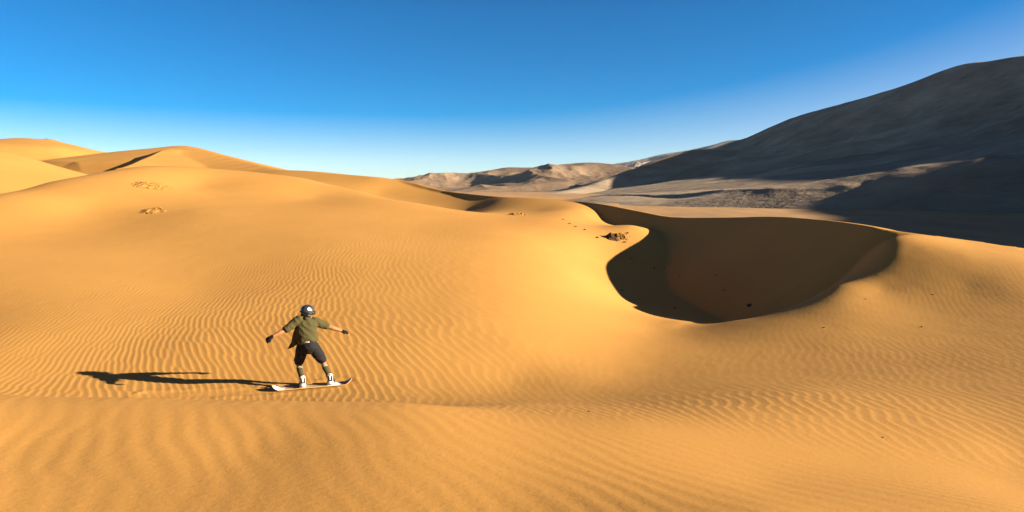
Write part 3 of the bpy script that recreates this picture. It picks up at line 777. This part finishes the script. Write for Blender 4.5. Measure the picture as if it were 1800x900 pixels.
for kn, ca, an in ((KNL, CAL, ANL), (KNR, CAR, ANR)):
    bm = bmesh.new(); bm_tube(bm, [kn.lerp(ca, .85), ca, ca.lerp(an, .5), an], [.061, .062, .052, .046], 18)
    so = finish('sock', bm, M_SOCK, person, PL, voxel=.006, smooth=2)
    bm = bmesh.new(); c0 = kn.lerp(ca, .80); c1 = kn.lerp(ca, .93)
    bm_tube(bm, [c0, c1], [.0625, .0635], 18); finish('sock_cuff', bm, simple_mat('sock_cuff', (.22, .20, .15), .9, .1), so, PL)
for i, (ca, an) in enumerate(((CAL, ANL), (CAR, ANR))):
    bm = bmesh.new()
    bm_tube(bm, [ca.lerp(an, .62), an + V(0, 0, .03), an - V(0, 0, .03), fw(i, 0, .045, .035)], [.060, .064, .064, .056], 18)
    bm_tube(bm, [fw(i, 0, .03, .03), fw(i, 0, .13, .032), fw(i, 0, .235, .018)], [(.050, .042), (.052, .042), (.048, .030)], 16, up=(0, 0, 1))
    bt = finish('boot', bm, M_BOOT, person, PL, voxel=.006, smooth=3)
    bm = bmesh.new(); bm_box(bm, (0, 0, 0), (.092, .29, .018), None, .006)
    Ms = BM @ Matrix.Translation((FEET[i][0].x, FEET[i][0].y, 0.04)) @ Matrix.Rotation(FEET[i][1], 4, 'Z') @ Matrix.Translation((0, .125, -.001))
    bm.transform(Ms); finish('sole', bm, M_BLK, bt, PL)

# helmet
bm = bmesh.new(); HC = HEAD + HU * .035
bm_ell(bm, HC, (.129, .147, .131), HM, 40)
cut = [f for f in bm.faces if (lambda q: (q.z < -.075) or (q.y > .085 and q.z < .030) or (q.y > .03 and q.z < -.045))(HM.transposed() @ (f.calc_center_median() - HC))]
bmesh.ops.delete(bm, geom=cut, context='FACES')
ht = finish('helmet', bm, M_HELM, person, PL)
sd = ht.modifiers.new('t', 'SOLIDIFY'); sd.thickness = .018; sd.offset = -1
bm = bmesh.new()
ring = [HC + HM @ Vector((.131 * math.cos(t), .149 * math.sin(t), -.030 - .018 * math.sin(t))) for t in np.linspace(math.pi * .90, math.pi * 2.10, 26)]
bm_tube(bm, ring, [(.008, .016)] * 26, 8, up=HU); finish('helmet_band', bm, M_HBAND, ht, PL)
bm = bmesh.new()
for s in (-1, 1): bm_ell(bm, HC + HM @ Vector((s * .100, -.005, -.090)), (.020, .055, .040), HM, 16)
bm_tube(bm, [HC + HM @ Vector((.09 * math.cos(t), -.02 + .105 * math.sin(t), -.085)) for t in np.linspace(math.pi, 2 * math.pi, 12)], [(.012, .030)] * 12, 8, up=HU)
finish('helmet_padding', bm, M_HBAND, ht, PL, voxel=.006, smooth=2)
bm = bmesh.new()
bm_tube(bm, [HC + HM @ Vector((.105 * math.cos(t), .06 + .085 * math.sin(t), -.030)) for t in np.linspace(.15, math.pi - .15, 12)], [(.012, .036)] * 12, 8, up=HU)
finish('goggles', bm, M_HBAND, ht, PL, voxel=.006, smooth=2)
# round white sticker with a red mark on the back of the helmet
sdir = (Vector(at(543.5, 543.3, D0)) * -1).normalized()
vd = -Vector(at(543.6, 543.2, 1)).normalized()
def on_helmet(px, py, lift):
    o_ = HM.transposed() @ (-HC); dr = HM.transposed() @ Vector(at(px, py, 1.0)).normalized(); r_ = Vector((.129 + lift, .147 + lift, .131 + lift))
    a_ = sum((dr[i] / r_[i]) ** 2 for i in range(3)); b_ = 2 * sum(o_[i] * dr[i] / r_[i] ** 2 for i in range(3)); c_ = sum((o_[i] / r_[i]) ** 2 for i in range(3)) - 1
    dd = b_ * b_ - 4 * a_ * c_
    if dd < 0: return None
    q = o_ + dr * ((-b_ - math.sqrt(dd)) / (2 * a_)); return HC + HM @ q
def decal(name, shape, mat, lift):
    cc = on_helmet(543.6, 543.3, lift); nn = (HM @ Vector([ (HM.transposed() @ (cc - HC))[i] / (.13 ** 2) for i in range(3)])).normalized()
    a_ = V(0, 0, 1) - nn * nn.z; a_.normalize(); b_ = a_.cross(nn).normalized(); bm = bmesh.new()
    for poly in shape:
        vs = []
        for (x, y) in poly:
            q = cc + b_ * x + a_ * y; l = HM.transposed() @ (q - HC); k = math.sqrt(sum((l[i] / (.129 + lift, .147 + lift, .131 + lift)[i]) ** 2 for i in range(3))); vs.append(bm.verts.new(HC + HM @ (l / k)))
        bm.faces.new(vs)
    finish(name, bm, mat, ht, PL)
rad = .036
tri = []
for ring_i in range(4):
    r0, r1 = rad * ring_i / 4, rad * (ring_i + 1) / 4
    for k in range(24):
        a0, a1 = 2 * math.pi * k / 24, 2 * math.pi * (k + 1) / 24
        pg = [(r1 * math.cos(a0), r1 * math.sin(a0)), (r1 * math.cos(a1), r1 * math.sin(a1))] + ([(r0 * math.cos(a1), r0 * math.sin(a1)), (r0 * math.cos(a0), r0 * math.sin(a0))] if ring_i else [(0, 0)])
        tri.append(pg)
decal('sticker', tri, M_WHITE, .003)
decal('sticker_mark', [[(-.014, .012), (.002, .014), (.004, .006), (-.008, .004)], [(-.014, .004), (-.006, .004), (-.004, -.010), (-.013, -.012)], [(-.002, -.004), (.013, .002), (.014, -.008), (0, -.013)]], M_RED, .005)
# ------------------------------------------------------------------ outcrops of crusted sand and loose stones
def crust_mat(name, c0, c1):
    m, nt, b = new_mat(name); p = pos(nt)
    f = noise_n(nt, p, 3.0, 6, .7); nt.links.new(ramp(nt, f, [(.35, c0), (.65, c1)]), b.inputs['Base Color'])
    b.inputs['Roughness'].default_value = .95; b.inputs['Specular IOR Level'].default_value = .1
    bump(nt, b, noise_n(nt, p, 9, 6, .7), .03, .8); return m
M_CRUST = crust_mat('crusted_sand', (0.22, 0.105, 0.028), (0.43, 0.205, 0.05))
M_DARK = crust_mat('dark_rock', (0.05, 0.03, 0.018), (0.19, 0.10, 0.04))
def outcrop(px, py, d0, w, dep, h, rot, seed, label, mat, dens=.15):
    c = ground_hit(px, py, d0, 120); n1, n2 = 110, 70
    U, W_ = np.meshgrid(np.linspace(-1, 1, n1), np.linspace(-1, 1, n2)); u = U * w / 2; v = W_ * dep / 2
    x = c.x + u * math.cos(rot) - v * math.sin(rot); y = c.y + u * math.sin(rot) + v * math.cos(rot)
    g = dune(x, y)
    m_ = np.clip(1.25 - (U ** 2 + W_ ** 2) - .5 * (fbm(x * 1.3, y * 1.3, 3, seed + 5) + .2), 0, 1)
    r = fbm(x * 2.2 + seed, y * 1.6, 5, seed, .6, True) - .38 + dens
    st = np.clip(r * 6, 0, 1) * (0.5 + 0.5 * np.clip(fbm(x * 3, y * 3, 3, seed + 2) + .5, 0, 1))     # broken plates
    z = g - .05 + np.where(m_ > .02, h * m_ * (0.30 + .70 * st), -.05) + .03 * fbm(x * 7, y * 7, 3, seed + 3) * m_
    o = grid_mesh('outcrop', x - c.x, y - c.y, z - c.z, mat); o.location = c
    tag(o, label, 'outcrop'); return o
outcrop(267, 327, 45, 3.0, 3.2, .20, -.5, 200, 'upper of two crusted sand outcrops on the left dune crest', M_CRUST)
outcrop(269, 371, 28, 1.7, 2.6, .20, .5, 210, 'lower of two crusted sand outcrops on the left dune slope', M_CRUST)
outcrop(908, 377.5, 35, 1.7, 1.8, .22, -.3, 220, 'small crusted sand outcrop near the lit saddle of the dune', M_CRUST)
outcrop(1078, 419, 30, 1.1, 1.3, .40, -.3, 230, 'dark rocky outcrop beside the left rim of the shaded hollow', M_DARK, .05)
outcrop(1093, 416, 30, 1.6, 1.6, .22, -.4, 240, 'pale crusted sand ledge just right of the dark outcrop', M_CRUST)
rnd = random.Random(4)
M_STONE = simple_mat('stone', (0.07, 0.05, 0.04), .9, .2, .3, 12)
def stone(px, py, s, label, group=None, d0=3):
    c = ground_hit(px, py, d0, 120); k = c.y / FPX * s / 2
    bm = bmesh.new(); bmesh.ops.create_icosphere(bm, subdivisions=2, radius=1)
    a_, b_, c_ = rnd.uniform(.8, 1.3), rnd.uniform(.7, 1.1), rnd.uniform(.35, .6)
    for v in bm.verts:
        q = 1 + .28 * math.sin(v.co.x * 3.1 + px) * math.cos(v.co.y * 2.7 + py) + rnd.uniform(-.08, .08)
        v.co = Vector((v.co.x * a_ * q, v.co.y * b_ * q, (v.co.z * q + .35) * c_)) * k
    o = finish('stone', bm, M_STONE); o.location = c; o.rotation_euler.z = rnd.uniform(0, 6)
    for p in o.data.polygons: p.use_smooth = False
    tag(o, label, 'stone', group)
GB, GR, GL = 'stones lying in the shaded hollow', 'small dark stones on the rippled right slope', 'small dark stones on the smooth slope left of the hollow'
stone(1317, 538, 13, 'largest dark stone at the bottom of the shaded hollow', None, 24)
for px, py, s in ((1110,455,4),(1134,462,3),(1150,472,4),(1168,470,3),(1195,486,4),(1180,460,3),(1210,455,3),(1258,484,3.5),(1272,510,4),(1186,542,5)): stone(px, py, s, 'small stone scattered in the shaded hollow', GB, 24)
stone(1093, 511, 6, 'stone on the left shadow edge of the hollow', None, 24)
for px, py, s in ((1448,576,4.5),(1540,484,4),(1620,575,3.5),(1552,769,4.5),(1522,526,3),(1640,518,3)): stone(px, py, s, 'small dark stone on the rippled right slope', GR, 6)
for px, py, s in ((1001,393,5),(1012,399,5),(1028,404,4),(1050,418,6),(1103,410,5),(1098,426,5),(990,386,4)): stone(px, py, s, 'small dark stone near the dark outcrop', GL, 25)
stone(1035, 724, 5, 'dark stone on the near slope below the centre', None, 5)
